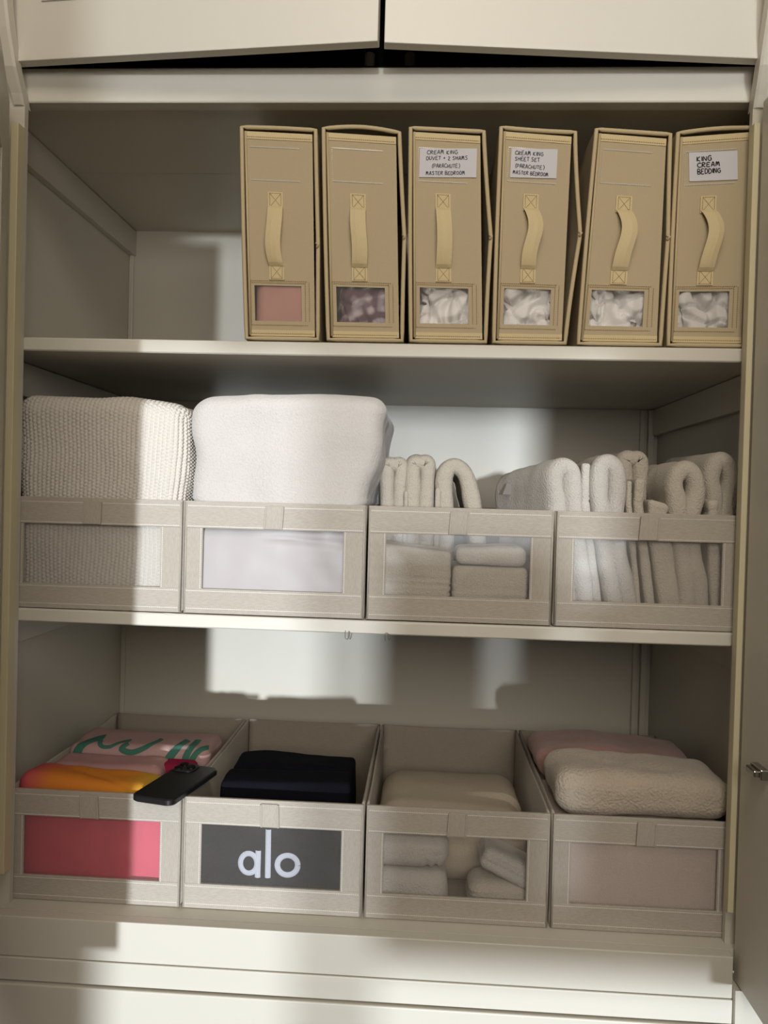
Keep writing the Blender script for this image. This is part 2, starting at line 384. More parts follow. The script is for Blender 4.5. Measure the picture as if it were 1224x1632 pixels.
def flare(rows, out):
    bm = bmesh.new(); R = []
    for (xi, y, z, xo) in rows: R.append([bm.verts.new(q) for q in ((xi, y, z), (xi + out * .004, y - .003, z), (xo, y - .003, z), (xo, y + .02, z), (xi, y + .02, z))])
    for a, b in zip(R, R[1:]):
        for k in range(5): bm.faces.new((a[k], a[(k + 1) % 5], b[(k + 1) % 5], b[k]))
    bm.faces.new(R[0]); bm.faces.new(R[-1][::-1]); return bm
link('flared_casing', flare(FLL, -1), PAINT, cb); link('flared_casing', flare(FLR, 1), PAINT, cb)
link('bottom_rail', merge(B(-.10, 1.2, YF - .002, YF + .02, -.7795, ZF - .0001, bev=.0015), B(-.10, 1.2, YF - .0045, YF + .02, -.8185, -.7805, bev=.0015)), PAINTW, cb)
# inner stop strips
link('stop_strip', B(-.0125, .0005, -.0335, -.0125, -.653, .607, bev=.0012), STRIP, cb)['label'] = 'yellowed strip'
link('stop_strip', B(1.1965, 1.206, -.030, -.0125, -.653, .609, bev=.0012), STRIP, cb)['label'] = 'yellowed strip'
# doors, hinged at the stiles
def door(hx, hy, ang, wdt, z0, z1, side, name='door', par=None, t=.02, groove=True, m=PAINT):
    """leaf from the hinge; ang = direction of the leaf in the xy plane; side = +1/-1 normal side of the inner face"""
    d = Vector((math.cos(ang), math.sin(ang), 0)); n = Vector((-d.y, d.x, 0)) * side
    bm = bmesh.new()
    def bx(a0, a1, n0, n1, zz0, zz1):
        b2 = B(a0, a1, n0, n1, zz0, zz1, bev=.0015)
        for v in b2.verts: v.co = Vector((hx, hy, 0)) + d * v.co.x + n * v.co.y + Vector((0, 0, v.co.z))
        merge(bm, b2)
    s = .13
    bx(0, s, 0, t, z0, z1); bx(wdt - s, wdt, 0, t, z0, z1); bx(s, wdt - s, 0, t, z0, z0 + s * 1.1); bx(s, wdt - s, 0, t, z1 - s, z1)
    bx(s + .003, wdt - s - .003, .002, t - .002, z0 + s * 1.1 + .003, z1 - s - .003)
    bx(s, wdt - s, .006, t - .008, z0 + s, z1 - s + .01)
    return link(name, bm, m, par), d, n
dl, d, n = door(-.0135, -.036, -math.radians(64.3), .60, -.757, .64, -1, par=cb)
dr, d2, n2 = door(1.2075, -.033, -math.radians(90), .60, -.757, .64, 1, par=cb)
bm = bmesh.new()
for (a, b, z0, z1) in ((.062, .10, -.402, -.386), (.066, .096, -.399, -.389)):
    b2 = B(a, b, -.012 if a < .064 else -.02, .001, z0, z1, bev=.002)
    for v in b2.verts: v.co = Vector((1.2075, -.033, 0)) + d2 * v.co.x - n2 * (-v.co.y) * 1 + Vector((0, 0, v.co.z))
    merge(bm, b2)
ct = link('catch', bm, CHROME, dr); ct['label'] = 'bright metal catch'

# cupboard above with two doors slightly ajar
uc = thing('upper_cupboard', 'cream upper cupboard over the top rail, its two doors slightly ajar at the middle', 'cupboard', (.6, -.03, .70))
ZD = .703
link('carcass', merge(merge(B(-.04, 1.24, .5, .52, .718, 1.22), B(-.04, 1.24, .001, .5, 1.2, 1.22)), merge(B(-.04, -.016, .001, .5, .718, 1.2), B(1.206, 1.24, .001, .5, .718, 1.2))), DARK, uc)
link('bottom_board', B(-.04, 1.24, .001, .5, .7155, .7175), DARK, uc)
def udoor(x0, x1, hinge_left, op, name):
    bm = bmesh.new(); wd = x1 - x0
    t = .019
    box(bm, 0, wd, 0, t, ZD, 1.22, bev=.0012)
    g = .055
    for (a, b, c, e) in ((g, wd - g, ZD + .094, ZD + .0965), (g, g + .0025, ZD + .0965, 1.15), (wd - g - .0025, wd - g, ZD + .0965, 1.15)):
        box(bm, a, b, -.003, 0, c, e, bev=.0008)
    for v in bm.verts:
        q = v.co.copy(); a = q.x / wd
        if hinge_left: ax = Vector((x0, -.0405, 0)); dd = Vector((math.cos(op), -math.sin(op), 0)); u = q.x
        else: ax = Vector((x1, -.0405, 0)); dd = Vector((-math.cos(op), -math.sin(op), 0)); u = wd - q.x
        nn = Vector((dd.y, -dd.x, 0)) * (-1 if hinge_left else 1)
        if nn.y < 0: nn = -nn
        v.co = ax + dd * u + nn * q.y + Vector((0, 0, q.z))
    return link(name, bm, PAINTW, uc)
udoor(-.012, .602, True, .085, 'door'); udoor(.608, 1.210, False, .080, 'door')
# two dim bottles behind the gap
for i, x in enumerate((.575, .645)):
    bm = bmesh.new(); tube(bm, [(x, .06, .718), (x, .06, .75), (x, .06, .77)], .009, 12)
    tag(link('bottle', bm, GREYF, base=(x, .06, .718), smooth=True), ('dim bottle barely seen in the dark gap under the left upper door', 'dim bottle barely seen in the dark gap under the right upper door')[i], 'bottle')

lc = thing('lower_cupboard', 'cream lower cupboard door front below the bottom rail, mostly outside the frame', 'cupboard', (.55, -.05, -1.5))
link('door', B(-.10, 1.19, -.058, -.035, -1.5, -.8215, bev=.002), PAINTW, lc)
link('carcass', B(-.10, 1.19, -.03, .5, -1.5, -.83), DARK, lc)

# wire clips hanging under the middle shelf edge
for i, (x, pts) in enumerate(((.569, [(-.004, .004), (-.004, -.008), (-.001, -.0105), (.001, -.008), (.001, .001), (.003, .002), (.003, -.009), (.005, -.009), (.007, .0)]), (.636, [(-.004, -.011), (-.004, .001), (-.001, .0025), (.001, .001), (.001, -.006), (.002, -.009), (.0035, -.008), (.0035, .0)]))):
    bm = tube(bmesh.new(), [(p.x + x, -.0022, p.z + Z2B) for p in catmull([(a, 0, b) for a, b in pts], 4)], .0007, 6)
    tag(link('wire_clip', bm, STEEL, base=(x, -.002, Z2B), smooth=True), ('left of two small wire clips hanging from the middle shelf edge', 'right of two small wire clips hanging from the middle shelf edge')[i], 'clip')

# ------------------------------------------------------------------ fabric bins
BW = .3085; BH = .192; BD = .4735; PITCH = .3127
WX0, WX1, WZ0, WZ1 = .031, .271, .043, .146
def bin_(x, y, z, label, seed, win=(WX0, WX1), bow=0):
    """open-topped bin: outer left-front-bottom corner at x,y,z"""
    t = thing('storage_bin', label, 'storage bin', (x + BW / 2, y + BD / 2, z), 'linen fabric storage bins with clear windows')
    w0, w1 = win; th = .0045; rnd = random.Random(seed)
    def wall(a, b):
        """wall strip a->b (plan points), slightly wavy rim"""
        a = Vector(a); b = Vector(b); n = 24; dv = (b - a); nn = Vector((dv.y, -dv.x)).normalized(); bm = bmesh.new(); R = []
        for i in range(n + 1):
            f = i / n; e = math.sin(f * math.pi); p = a + dv * f + nn * e * (.0025 * nz((f * 3, 0, 0), 1, seed)); top = BH - e * .0016 - .0014 * abs(nz((f * 4, a.x, 0), 1, seed + 3)) * e
            R.append([bm.verts.new((x + q.x, y + q.y, z + h)) for q, h in ((p - nn * th / 2, .002), (p - nn * th / 2, top - .0015), (p, top), (p + nn * th / 2, top - .0015), (p + nn * th / 2, .002))])
        for i in range(n):
            for k in range(4): bm.faces.new((R[i][k], R[i][k + 1], R[i + 1][k + 1], R[i + 1][k]))
        bm.faces.new(R[0]); bm.faces.new(R[-1][::-1]); return bm
    q = th / 2
    link('side_wall', wall((q, .005), (q, BD - q)), LINEN, t, True)
    link('side_wall', wall((BW - q, .005), (BW - q, BD - q)), LINEN, t, True)
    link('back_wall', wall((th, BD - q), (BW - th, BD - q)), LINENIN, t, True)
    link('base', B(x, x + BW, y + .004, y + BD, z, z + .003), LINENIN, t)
    def FB(a0, a1, c0, c1, o=0, tt=.0045):
        return B(x + a0, x + a1, y - o, y + tt, z + c0, z + c1, bev=.0009)
    link('top_band', FB(0.0005, BW - .0005, WZ1, BH, .0012), LINEN, t)
    link('bottom_band', FB(0.0005, BW - .0005, .0008, WZ0, .0012), LINEN, t)
    link('side_strip', FB(.0005, w0, WZ0 - .001, WZ1 + .001), LINENV, t)
    link('side_strip', FB(w1, BW - .0005, WZ0 - .001, WZ1 + .001), LINENV, t)
    n1, n2_ = 24, 10; bm = bmesh.new(); G = []
    for i in range(n1 + 1):
        G.append([bm.verts.new((x + w0 - .003 + (w1 - w0 + .006) * i / n1, y + .0018 + .0012 * nz((i * .35, k * .4, 0), 1, seed) - .0002, z + WZ0 - .003 + (WZ1 - WZ0 + .006) * k / n2_)) for k in range(n2_ + 1)])
    for i in range(n1):
        for k in range(n2_): bm.faces.new((G[i][k], G[i + 1][k], G[i + 1][k + 1], G[i][k + 1]))
    link('window_pane', bm, PANE, t, True)
    # piping down the two front corners and along the rim
    for xx in (.0022, BW - .0022): link('corner_piping', tube(bmesh.new(), [(x + xx, y - .0006, z + .002), (x + xx, y - .0006, z + BH - .002)], .0017, 8), LINENV, t, True)
    bm = bmesh.new(); yy = y - .0013
    for zz in (BH - .0085, WZ1 + .003, WZ0 - .004, .009): dashes(bm, (x + .005, yy, z + zz), (x + BW - .005, yy, z + zz), .0036, .0028, .0006)
    for xx in (w0 - .003, w1 + .003): dashes(bm, (x + xx, y - .0002, z + WZ0), (x + xx, y - .0002, z + WZ1), .0036, .0028, .00055)
    link('stitching', bm, THREAD, t)
    c = .152 + rnd.uniform(-.003, .003); sk = rnd.uniform(-.004, .006)
    tb = B(x + c - .0145, x + c + .0145, y - .005, y - .0012, z + WZ1 + .001, z + BH - .005, bev=.0012)
    for s_ in (-1, 1): box(tb, x + c + s_ * .0145 - .0016, x + c + s_ * .0145 + .0016, y - .0062, y - .0012, z + WZ1 + .001, z + BH - .006, bev=.0008)
    for v in tb.verts: v.co.x += sk * (v.co.z - z - WZ1) / .046
    link('pull_tab', tb, LINENV, t)
    return t
YM = .003; YL = .0045; MX = -.029 + .002; LX = -.0194 + .002
mid_lab = ['linen bin at left end of the middle shelf, under the white bobble-knit blanket', 'linen bin on the middle shelf holding the tall white plush blanket', 'linen bin on the middle shelf with two stacks of folded towels in its window', 'linen bin at right end of the middle shelf, packed with upright folded towels']
low_lab = ['linen bin in the bottom row with pink fabric in its window', 'linen bin in the bottom row with a black lettered towel in its window', 'linen bin in the bottom row with a low cream blanket and loose white slippers', 'linen bin at right end of the bottom row, heaped with beige and pink blankets']
for i in range(4): bin_(MX + i * PITCH, YM, Z2T + .0002, mid_lab[i], 11 + i)
for i in range(4): bin_(LX + i * PITCH, YL, ZF + .0002, low_lab[i], 31 + i)
MF = Z2T + .0045; LF = ZF + .0045                     # bin floors

# ------------------------------------------------------------------ middle shelf contents
def soft(name, label, cat, m, *a, group=None, **k):
    bm = softbox(*a, **k)
    o = link(name, bm, m, base=((a[0] + a[1]) / 2, (a[2] + a[3]) / 2, a[4]), smooth=True)
    return tag(o, label, cat, group)
# bobble blanket
cr1 = crumple(.006, 9, 3)
def bob(p, n):
    a, b = (p.x, p.z) if abs(n.y) > .5 else ((p.y, p.z) if abs(n.x) > .5 else (p.x, p.y))
    if abs(n.y) <= .5 and abs(n.x) > .5: a = a
    a += .004 * nz(p, 12, 21); b += .006 * nz(p, 10, 22)
    cw, chh = .0072, .0062
    i = math.floor(a / cw); fa = a / cw - i - .5; fb = (b / chh + .5 * (i % 2)) % 1 - .5
    v = max(0, 1 - (fa * fa + fb * fb) * 4.2)
    return .0046 * math.sqrt(v) + cr1(p, n) - .002
def w1(p):
    q = p.copy(); t = (p.z - MF) / .37
    if t > .5: q.x += (p.x - .127) * .055 * min(1, (t - .5) * 4)
    q.z -= .016 * max(0, (p.x - .12) / .17) ** 2 * max(0, t) ; return q
soft('folded_blanket', 'white bobble-textured knit blanket, folded and standing in the leftmost middle bin', 'blanket', CHUNK, MX + .008, MX + BW - .009, .016, .36, MF, .163, r=.03, res=.0019, disp=bob, warp=w1)
# plush blanket
x0 = MX + PITCH
def w2(p):
    q = p.copy(); zz = p.z
    k = max(0, min(1, (zz - .0) / .15)); q.x += (p.x - .445) * ((.17 if p.x > .445 else .07) * k + .04 * (zz > -.01)); q.x += .016 * k + (.008 * math.sin((zz - .02) * 42)) * (1 if k > 0 else 0) * k
    q.z += .010 * math.sin((p.x - .3) * 9) * k - .013 * max(0, (p.x - .52) / .08) ** 2 * k
    if k > 0: q.y -= .004 * k * math.sin((p.x - .3) * 10)
    return q
soft('folded_blanket', 'tall white plush blanket bulging above the second bin of the middle shelf', 'blanket', PLUSH, x0 + .008, x0 + BW - .009, .017, .33, -.055, .165, r=.026, res=.005, disp=crumple(.009, 9, 8), warp=w2)
def lowfold(p, n):
    v = .004 * nz(p, 9, 31)
    d = p.z - (-.075 - .10 * max(0, p.x - .46) + .05 * (p.x - .30) ** 2)
    v -= .010 * math.exp(-(d / .006) ** 2) * (1 if p.x > .45 else max(0, (p.x - .40) / .05))
    return v
soft('folded_sheet', 'smooth white folded sheet behind the window of the second middle bin', 'sheet', SATIN, x0 + .009, x0 + BW - .012, .014, .33, MF, -.058, r=.02, res=.005, disp=lowfold)
# third bin: two stacks by the window, hooped towels behind
x3 = MX + 2 * PITCH
TW = 'white towels folded into the third and fourth bins of the middle shelf'
soft('folded_towel', 'left stack-like folded ivory towel in the window of the third middle bin', 'towel', TERRYC, x3 + .010, x3 + .141, .016, .13, MF, -.078, r=.010, res=.004,
     disp=layers([-.155, -.165, -.145, -.135], .0022, .0018, crumple(.003, 14, 2)), warp=lambda p: (p.x, p.y, p.z - max(0, p.z + .15) * (p.x - .61) * 1.2))
soft('folded_towel', 'bottom folded ivory towel of the right pair in the third middle bin window', 'towel', TERRYC, x3 + .144, x3 + .272, .016, .13, MF, -.112, r=.010, res=.004, disp=layers([-.15, -.165, -.18], .002, .0018, crumple(.003, 14, 5)))
soft('folded_towel', 'upper folded ivory towel resting on another at the right of the third middle bin window', 'towel', TERRYC, x3 + .147, x3 + .268, .017, .125, -.111, -.078, r=.014, res=.004, disp=crumple(.003, 14, 6))
def hoop(cx, top, s, th, zb, lean=0, pinch=.3, wob=0):
    """arch-shaped centre line of a towel hung over itself"""
    h = s / 2
    return [(cx - h * pinch + lean, zb), (cx - h * pinch + lean * .8, zb + (top - zb) * .25), (cx - h * (.55 + pinch / 3) + lean * .35 + wob, zb + (top - zb) * .62), (cx - h, top - s * .95), (cx - h * .8, top - s * .4), (cx, top - th * .5),
            (cx + h * .8, top - s * .4), (cx + h, top - s * .95), (cx + h * (.55 + pinch / 3) + lean * .35 + wob, zb + (top - zb) * .62), (cx + h * pinch + .004 + lean * .8, zb + (top - zb) * .25), (cx + h * pinch + .004 + lean, zb)]
def towel(path, th, y0, y1, label, m=TERRY, seed=1, name='folded_towel', cat='towel', **k):
    bm = band(path, th + .005, y0, y1, seed=seed, **k); zb = min(v.co.z for v in bm.verts); cx = sum(v.co.x for v in bm.verts) / len(bm.verts)
    return tag(link(name, bm, m, base=(cx, (y0 + y1) / 2, zb), smooth=True), label, cat)
towel(hoop(.633, .075, .027, .024, MF + .012, pinch=.8), .022, .155, .40, 'left of three hooped ivory towels in the third middle bin, touching the plush blanket', TERRYC, 3)
towel(hoop(.682, .080, .029, .024, MF + .012, pinch=.8), .024, .150, .40, 'middle of three hooped ivory towels standing in the third middle bin', TERRYC, 4)
towel([(.735, MF + .012), (.733, -.08), (.730, .0), (.727, .03), (.732, .055), (.748, .063), (.764, .052), (.774, .025), (.785, -.02), (.793, -.09), (.795, MF + .012)], .026, .150, .40, 'right of three hooped ivory towels in the third middle bin, splayed open', TERRYC, 5)
soft('washcloth', 'thin ivory washcloth edge between the middle and right hooped towels', 'washcloth', TERRYC, .7105, .7215, .147, .30, MF, .022, r=.005, res=.004, disp=crumple(.0015, 20, 8))
soft('washcloth', 'thin ivory washcloth edge between the left and middle hooped towels', 'washcloth', TERRYC, .6525, .6615, .142, .30, MF, .014, r=.0045, res=.004, disp=crumple(.0015, 20, 9))
# fourth bin: towels stand against the window
y4 = .020
tA = towel([(.945, MF + .012), (.936, -.13), (.925, -.06), (.917, .01), (.913, .04), (.917, .056), (.929, .062), (.941, .052), (.944, .03), (.948, -.02), (.956, -.08), (.966, -.13), (.972, MF + .012)], .026, y4, .22, 'bright white hooped towel at the left end of the fourth middle bin, sagging leftward', TERRY, 11, shx=-.075, shz=-.022, amp=.0024)
bm = B(.838, .856, .150, .1515, .012, .034, bev=.0004)
for v in bm.verts: v.co = Vector((v.co.x + .35 * (v.co.z - .02), v.co.y, v.co.z))
tg = link('care_tag', bm, TAG, tA); tg['label'] = 'small grey care tag'
soft('washcloth', 'narrow white washcloth standing between the two brightest hooped towels', 'washcloth', TERRY, .9555, .9715, y4 + .012, .20, MF, .068, r=.006, res=.004, disp=layers([.02, .012, .004], .0015, .0016, crumple(.0012, 20, 12)), warp=lambda p: (p.x + .03 * max(0, -p.z) / .2, p.y, p.z))
towel([(1.022, MF + .012), (1.008, -.13), (.995, -.06), (.987, .0), (.984, .04), (.988, .062), (1.0, .068), (1.012, .058), (1.016, .035), (1.013, -.02), (1.019, -.08), (1.032, -.13), (1.044, MF + .012)], .026, y4, .24, 'second bright white hooped towel in the fourth middle bin, beside the narrow washcloth', TERRY, 13, amp=.0024)
soft('washcloth', 'folded washcloth pair leaning right of the second bright hooped towel', 'washcloth', TERRYC, 1.031, 1.041, y4 + .01, .11, MF, .040, r=.005, res=.004, disp=crumple(.0016, 20, 14), warp=lambda p: (p.x + .025 * max(0, .0 - p.z) / .2, p.y, p.z))
soft('washcloth', 'taller ivory washcloth standing in front of the tall rear hooped towel', 'washcloth', TERRYC, 1.043, 1.060, y4 + .008, .11, MF, .044, r=.007, res=.004, disp=crumple(.0016, 20, 15), warp=lambda p: (p.x + .030 * max(0, .0 - p.z) / .2 + .05 * max(0, p.z), p.y, p.z))
towel(hoop(1.066, .093, .027, .022, MF + .012, pinch=.8, lean=.012), .022, .118, .33, 'tall hooped ivory towel standing farther back in the fourth middle bin', TERRYC, 16, shx=-.02)
soft('washcloth', 'short ivory washcloth with a flat top in front of the pull tab bin centre', 'washcloth', TERRYC, 1.066, 1.101, y4 + .002, .075, MF, .006, r=.008, res=.004, disp=layers([-.012, -.022], .0016, .0016, crumple(.002, 18, 17)), warp=lambda p: (p.x + .030 * max(0, -.03 - p.z) / .17, p.y, p.z + .25 * (p.x - 1.084) * -1 * (p.z > -.02)))
towel([(1.139, MF + .012), (1.135, -.13), (1.123, -.06), (1.116, .0), (1.110, .03), (1.113, .050), (1.127, .060), (1.141, .050), (1.146, .022), (1.140, -.02), (1.143, -.08), (1.155, -.13), (1.158, MF + .012)], .026, y4, .27, 'hooped ivory towel with a dark hollow, right of the short washcloth', TERRYC, 18, amp=.0028, shx=-.01)
soft('washcloth', 'small ivory washcloth with stepped edges below the tallest right towel', 'washcloth', TERRYC, 1.1635, 1.182, y4 + .002, .075, MF, .011, r=.006, res=.004, disp=layers([-.004, -.010, -.016], .002, .0016, crumple(.002, 18, 19)), warp=lambda p: (p.x - .0 + .012 * max(0, -p.z) / .2, p.y, p.z))
towel([(1.216, MF + .012), (1.198, -.13), (1.186, -.06), (1.190, .01), (1.184, .045), (1.188, .070), (1.199, .080), (1.211, .071), (1.217, .045), (1.213, .005), (1.207, -.04), (1.210, -.08), (1.222, -.12), (1.232, MF + .02)], .024, y4 + .035, .27, 'tallest hooped ivory towel at the right of the fourth middle bin', TERRYC, 20, amp=.0028, shx=-.02)
bag = tag(link('plastic_packet', softbox(1.214, 1.240, .028, .058, -.04, .045, r=.008, res=.005, disp=crumple(.004, 30, 44), warp=lambda p: (p.x + .1 * (p.z - .0), p.y, p.z)), BAG, base=(1.227, .05, -.04), smooth=True), 'crinkled clear plastic packet beside the right frame, end of the fourth middle bin', 'packet')

# ------------------------------------------------------------------ bottom row contents
# first bin: filed prints
def wA(p):
    q = p.copy(); t = max(0, (p.z + .60) / .1)
    q.z += t * (.006 * math.sin((p.x + .02) * 15 + 1) - .020 * max(0, (p.x - .20) / .08) ** 1.5 - .004 * max(0, -(p.x - .0) / .03)); return q
soft('folded_towel', 'crimson pink towel with orange and yellow top fold, front of the first bottom bin', 'towel', PRINT, LX + .009, LX + BW - .012, .018, .098, LF, -.507, r=.018, res=.005, disp=crumple(.0045, 11, 41, .003, 9), warp=wA)
soft('folded_towel', 'pale mauve folded towel behind the orange fold in the first bottom bin', 'towel', MAUVE, LX + .018, LX + .235, .104, .185, LF, -.512, r=.02, res=.006, disp=crumple(.004, 12, 42))
soft('folded_cloth', 'crimson folded cloth beside the phone in the first bottom bin', 'cloth', MAG, .172, .268, .138, .184, LF, -.517, r=.012, res=.006, disp=crumple(.002, 12, 43))
pk = soft('folded_towel', 'pale pink folded towel with green looping print at the back of the first bottom bin', 'towel', PINKPR, LX + .010, LX + BW - .011, .20, .32, LF, -.505, r=.020, res=.005, disp=crumple(.004, 12, 45, .002, 8))
gb = bmesh.new()
for pts, wd in (([(-.004, -.548), (.012, -.540), (.02, -.515), (.036, -.497), (.05, -.490)], .018), ([(.052, -.500), (.062, -.512), (.08, -.512), (.094, -.500), (.108, -.494)], .008), ([(.112, -.503), (.104, -.516), (.125, -.522), (.150, -.512), (.165, -.496), (.168, -.488)], .012),
                ([(.193, -.565), (.200, -.535), (.214, -.510), (.222, -.488)], .016), ([(.226, -.56), (.234, -.530), (.242, -.505), (.243, -.486)], .014), ([(.236, -.568), (.246, -.535), (.262, -.510), (.284, -.500), (.296, -.500)], .012), ([(.272, -.560), (.290, -.540), (.293, -.515)], .010)):
    merge(gb, ribbon(pk, [(a, b + .052) for a, b in pts], wd, (0, .92, -.39), .09, .0006))
link('green_script', gb, GREEN, pk)
# second bin: black towel with letters, black clothes
x2 = LX + PITCH
al = soft('folded_towel', 'charcoal towel with white lowercase lettering filling the second bottom bin window', 'towel', CHAR, x2 + .006, x2 + BW - .010, .014, .050, LF, -.552, r=.010, res=.004, disp=crumple(.003, 12, 51, .002, 9))
def PX(px, py):   # window-face point
    return (px, py)
def ell(cx, cz, rx, rz, n=18): return [(cx + rx * math.cos(2 * math.pi * k / n), cz + rz * math.sin(2 * math.pi * k / n)) for k in range(n + 1)]
lbs = []
for pts, wd in ((ell(.4075, -.634, .0145, .0165), .009), ([(.4235, -.611), (.4235, -.634), (.4235, -.657)], .0095), ([(.4400, -.574), (.4405, -.61), (.4410, -.657)], .0095), (ell(.4745, -.634, .0175, .0170), .0095)):
    lbs.append(ribbon(al, pts, wd, (0, 1, 0), -.2, .0008, n=3, th=.0016))
link('letter', merge(lbs[0], lbs[1]), EMBR, al); link('letter', lbs[2], EMBR, al); link('letter', lbs[3], EMBR, al)
soft('folded_shirt', 'black folded garment nearer the front of the second bottom bin', 'clothing', BLACKC, x2 + .047, x2 + .279, .054, .128, LF, -.508, r=.009, res=.005, disp=crumple(.004, 11, 52), warp=lambda p: (p.x, p.y, p.z + .03 * (p.x - .45) * (p.z > -.6)))
soft('folded_shirt', 'black folded garment standing behind the other black one, second bottom bin', 'clothing', BLACKC, x2 + .044, x2 + .274, .150, .235, LF, -.515, r=.009, res=.005, disp=crumple(.004, 11, 53), warp=lambda p: (p.x, p.y, p.z + (.03 * (p.x - .45) + .005 * math.sin((p.x - .3) * 16)) * (p.z > -.6)))
# third bin
x3b = LX + 2 * PITCH
soft('folded_blanket', 'flat cream blanket with rounded corners lying low in the third bottom bin', 'blanket', CREAMB, x3b + .012, x3b + BW - .020, .11, .345, LF, -.564, r=.045, res=.006, disp=layers([-.605], .006, .005, crumple(.003, 8, 61)), warp=lambda p: (p.x, p.y, p.z - .012 * max(0, (p.x - .78) / .1) * (p.y < .2)))
soft('folded_towel', 'lower of two white folded towels at the left of the third bottom bin window', 'towel', TERRY, x3b + .008, x3b + .140, .016, .100, LF, -.636, r=.022, res=.004, disp=crumple(.004, 16, 62))
def gath(p, n): return .003 * nz(p, 16, 63) - .006 * math.exp(-((p.x - .728) / .003) ** 2) * (p.z < -.605) - .005 * math.exp(-((p.x - .713) / .003) ** 2) * (p.z < -.615)
soft('folded_towel', 'upper white folded towel with a pinched edge, left in the third bottom bin window', 'towel', TERRY, x3b + .008, x3b + .142, .017, .098, -.634, -.577, r=.024, res=.004, disp=gath)
SL = 'pair of white slippers'
soft('slipper', 'white slipper sole-side lying at the lower right of the third bottom bin window', 'slipper', TERRYC, x3b + .175, x3b + .292, .018, .100, LF, -.652, r=.025, res=.004, disp=layers([-.672, -.680], .003, .002, crumple(.002, 18, 64)))
rot = Matrix.Rotation(.42, 3, 'Y')
def wS(p):
    c = Vector((.845, .05, -.628)); q = rot @ (p - c) + c; return q
soft('slipper', 'white ribbed slipper tilted on top of the other in the third bottom bin window', 'slipper', TERRY, .800, .896, .020, .098, -.645, -.607, r=.014, res=.0035, disp=layers([-.617, -.623, -.629], .002, .0018, crumple(.0025, 22, 65)), warp=wS)
# fourth bin
x4 = LX + 3 * PITCH
soft('folded_throw', 'pale pinkish fleece filling the window of the fourth bottom bin', 'blanket', PALEP, x4 + .008, x4 + BW - .016, .015, .30, LF, -.535, r=.016, res=.006, disp=crumple(.004, 8, 71))
def w4(p):
    q = p.copy(); k = max(0, (p.z + .52) / .08)
    q.z += .005 * math.sin((p.x - .9) * 12) * k - .012 * max(0, (p.x - 1.16) / .06) ** 2 * k; q.x += (p.x - 1.07) * .06 * k; return q
soft('folded_blanket', 'beige plush blanket bulging over the front rim of the fourth bottom bin', 'blanket', BEIGE, x4 + .008, x4 + BW - .004, .016, .165, -.532, -.458, r=.028, res=.004, disp=crumple(.006, 12, 72), warp=w4)
def w5(p):
    q = p.copy(); k = max(0, (p.z + .53) / .06)
    q.z += (.012 * math.exp(-((p.x - 1.03) / .07) ** 2) - .010 * max(0, (p.x - 1.16) / .08)) * k; q.x += (p.x - 1.08) * .10 * k; return q
soft('folded_blanket', 'dusty pink plush blanket rising behind the beige one in the fourth bottom bin', 'blanket', PINKP, x4 + .010, x4 + BW - .012, .185, .34, -.534, -.478, r=.024, res=.005, disp=crumple(.006, 11, 73), warp=w5)

# ------------------------------------------------------------------ phone
RZ = ZF + BH
pc = Vector((.2705, .0395, RZ + .0022)); ph = thing('smartphone', 'black smartphone lying camera-up across the front rims of two bottom bins', 'phone', pc)
ax = Vector((.2155, .976, 0)).normalized(); sx = Vector((ax.y, -ax.x, 0))
def phb(u0, u1, v0, v1, z0, z1, rad, seg=6, ed=.0012):
    """rounded slab, u across, v along the phone"""
    bm = bmesh.new(); pts = []
    for (cu, cv, a0) in ((u1 - rad, v1 - rad, 0), (u0 + rad, v1 - rad, 90), (u0 + rad, v0 + rad, 180), (u1 - rad, v0 + rad, 270)):
        for k in range(seg + 1):
            a = math.radians(a0 + 90 * k / seg); pts.append((cu + rad * math.cos(a), cv + rad * math.sin(a)))
    cu, cv = (u0 + u1) / 2, (v0 + v1) / 2; rings = []
    for zz, ins in ((z0, ed), (z0 + ed, 0), (z1 - ed, 0), (z1, ed)):
        rings.append([bm.verts.new(pc + sx * (cu + (p[0] - cu) * (1 - ins / ((u1 - u0) / 2))) + ax * (cv + (p[1] - cv) * (1 - ins / ((v1 - v0) / 2))) + Vector((0, 0, zz))) for p in pts])
    n = len(pts)
    for a, b in zip(rings, rings[1:]):
        for i in range(n): bm.faces.new((a[i], a[(i + 1) % n], b[(i + 1) % n], b[i]))
    bm.faces.new(rings[0]); bm.faces.new(rings[-1][::-1]); return bm
link('body', phb(-.0395, .0395, -.082, .082, 0, .0112, .013, ed=.002), BLKPL, ph, False)
cbm = link('camera_plate', phb(-.036, .004, .040, .079, .0112, .0136, .010, ed=.0008), BLKPL, ph, False)
for (u, v) in ((-.026, .0695), (-.026, .050), (-.0065, .0600)):
    bm = bmesh.new(); q = pc + sx * u + ax * v
    tube(bm, [q + Vector((0, 0, .0135)), q + Vector((0, 0, .0155))], .0078, 24); link('lens', bm, BLKGL, cbm)['label'] = 'glossy camera lens'

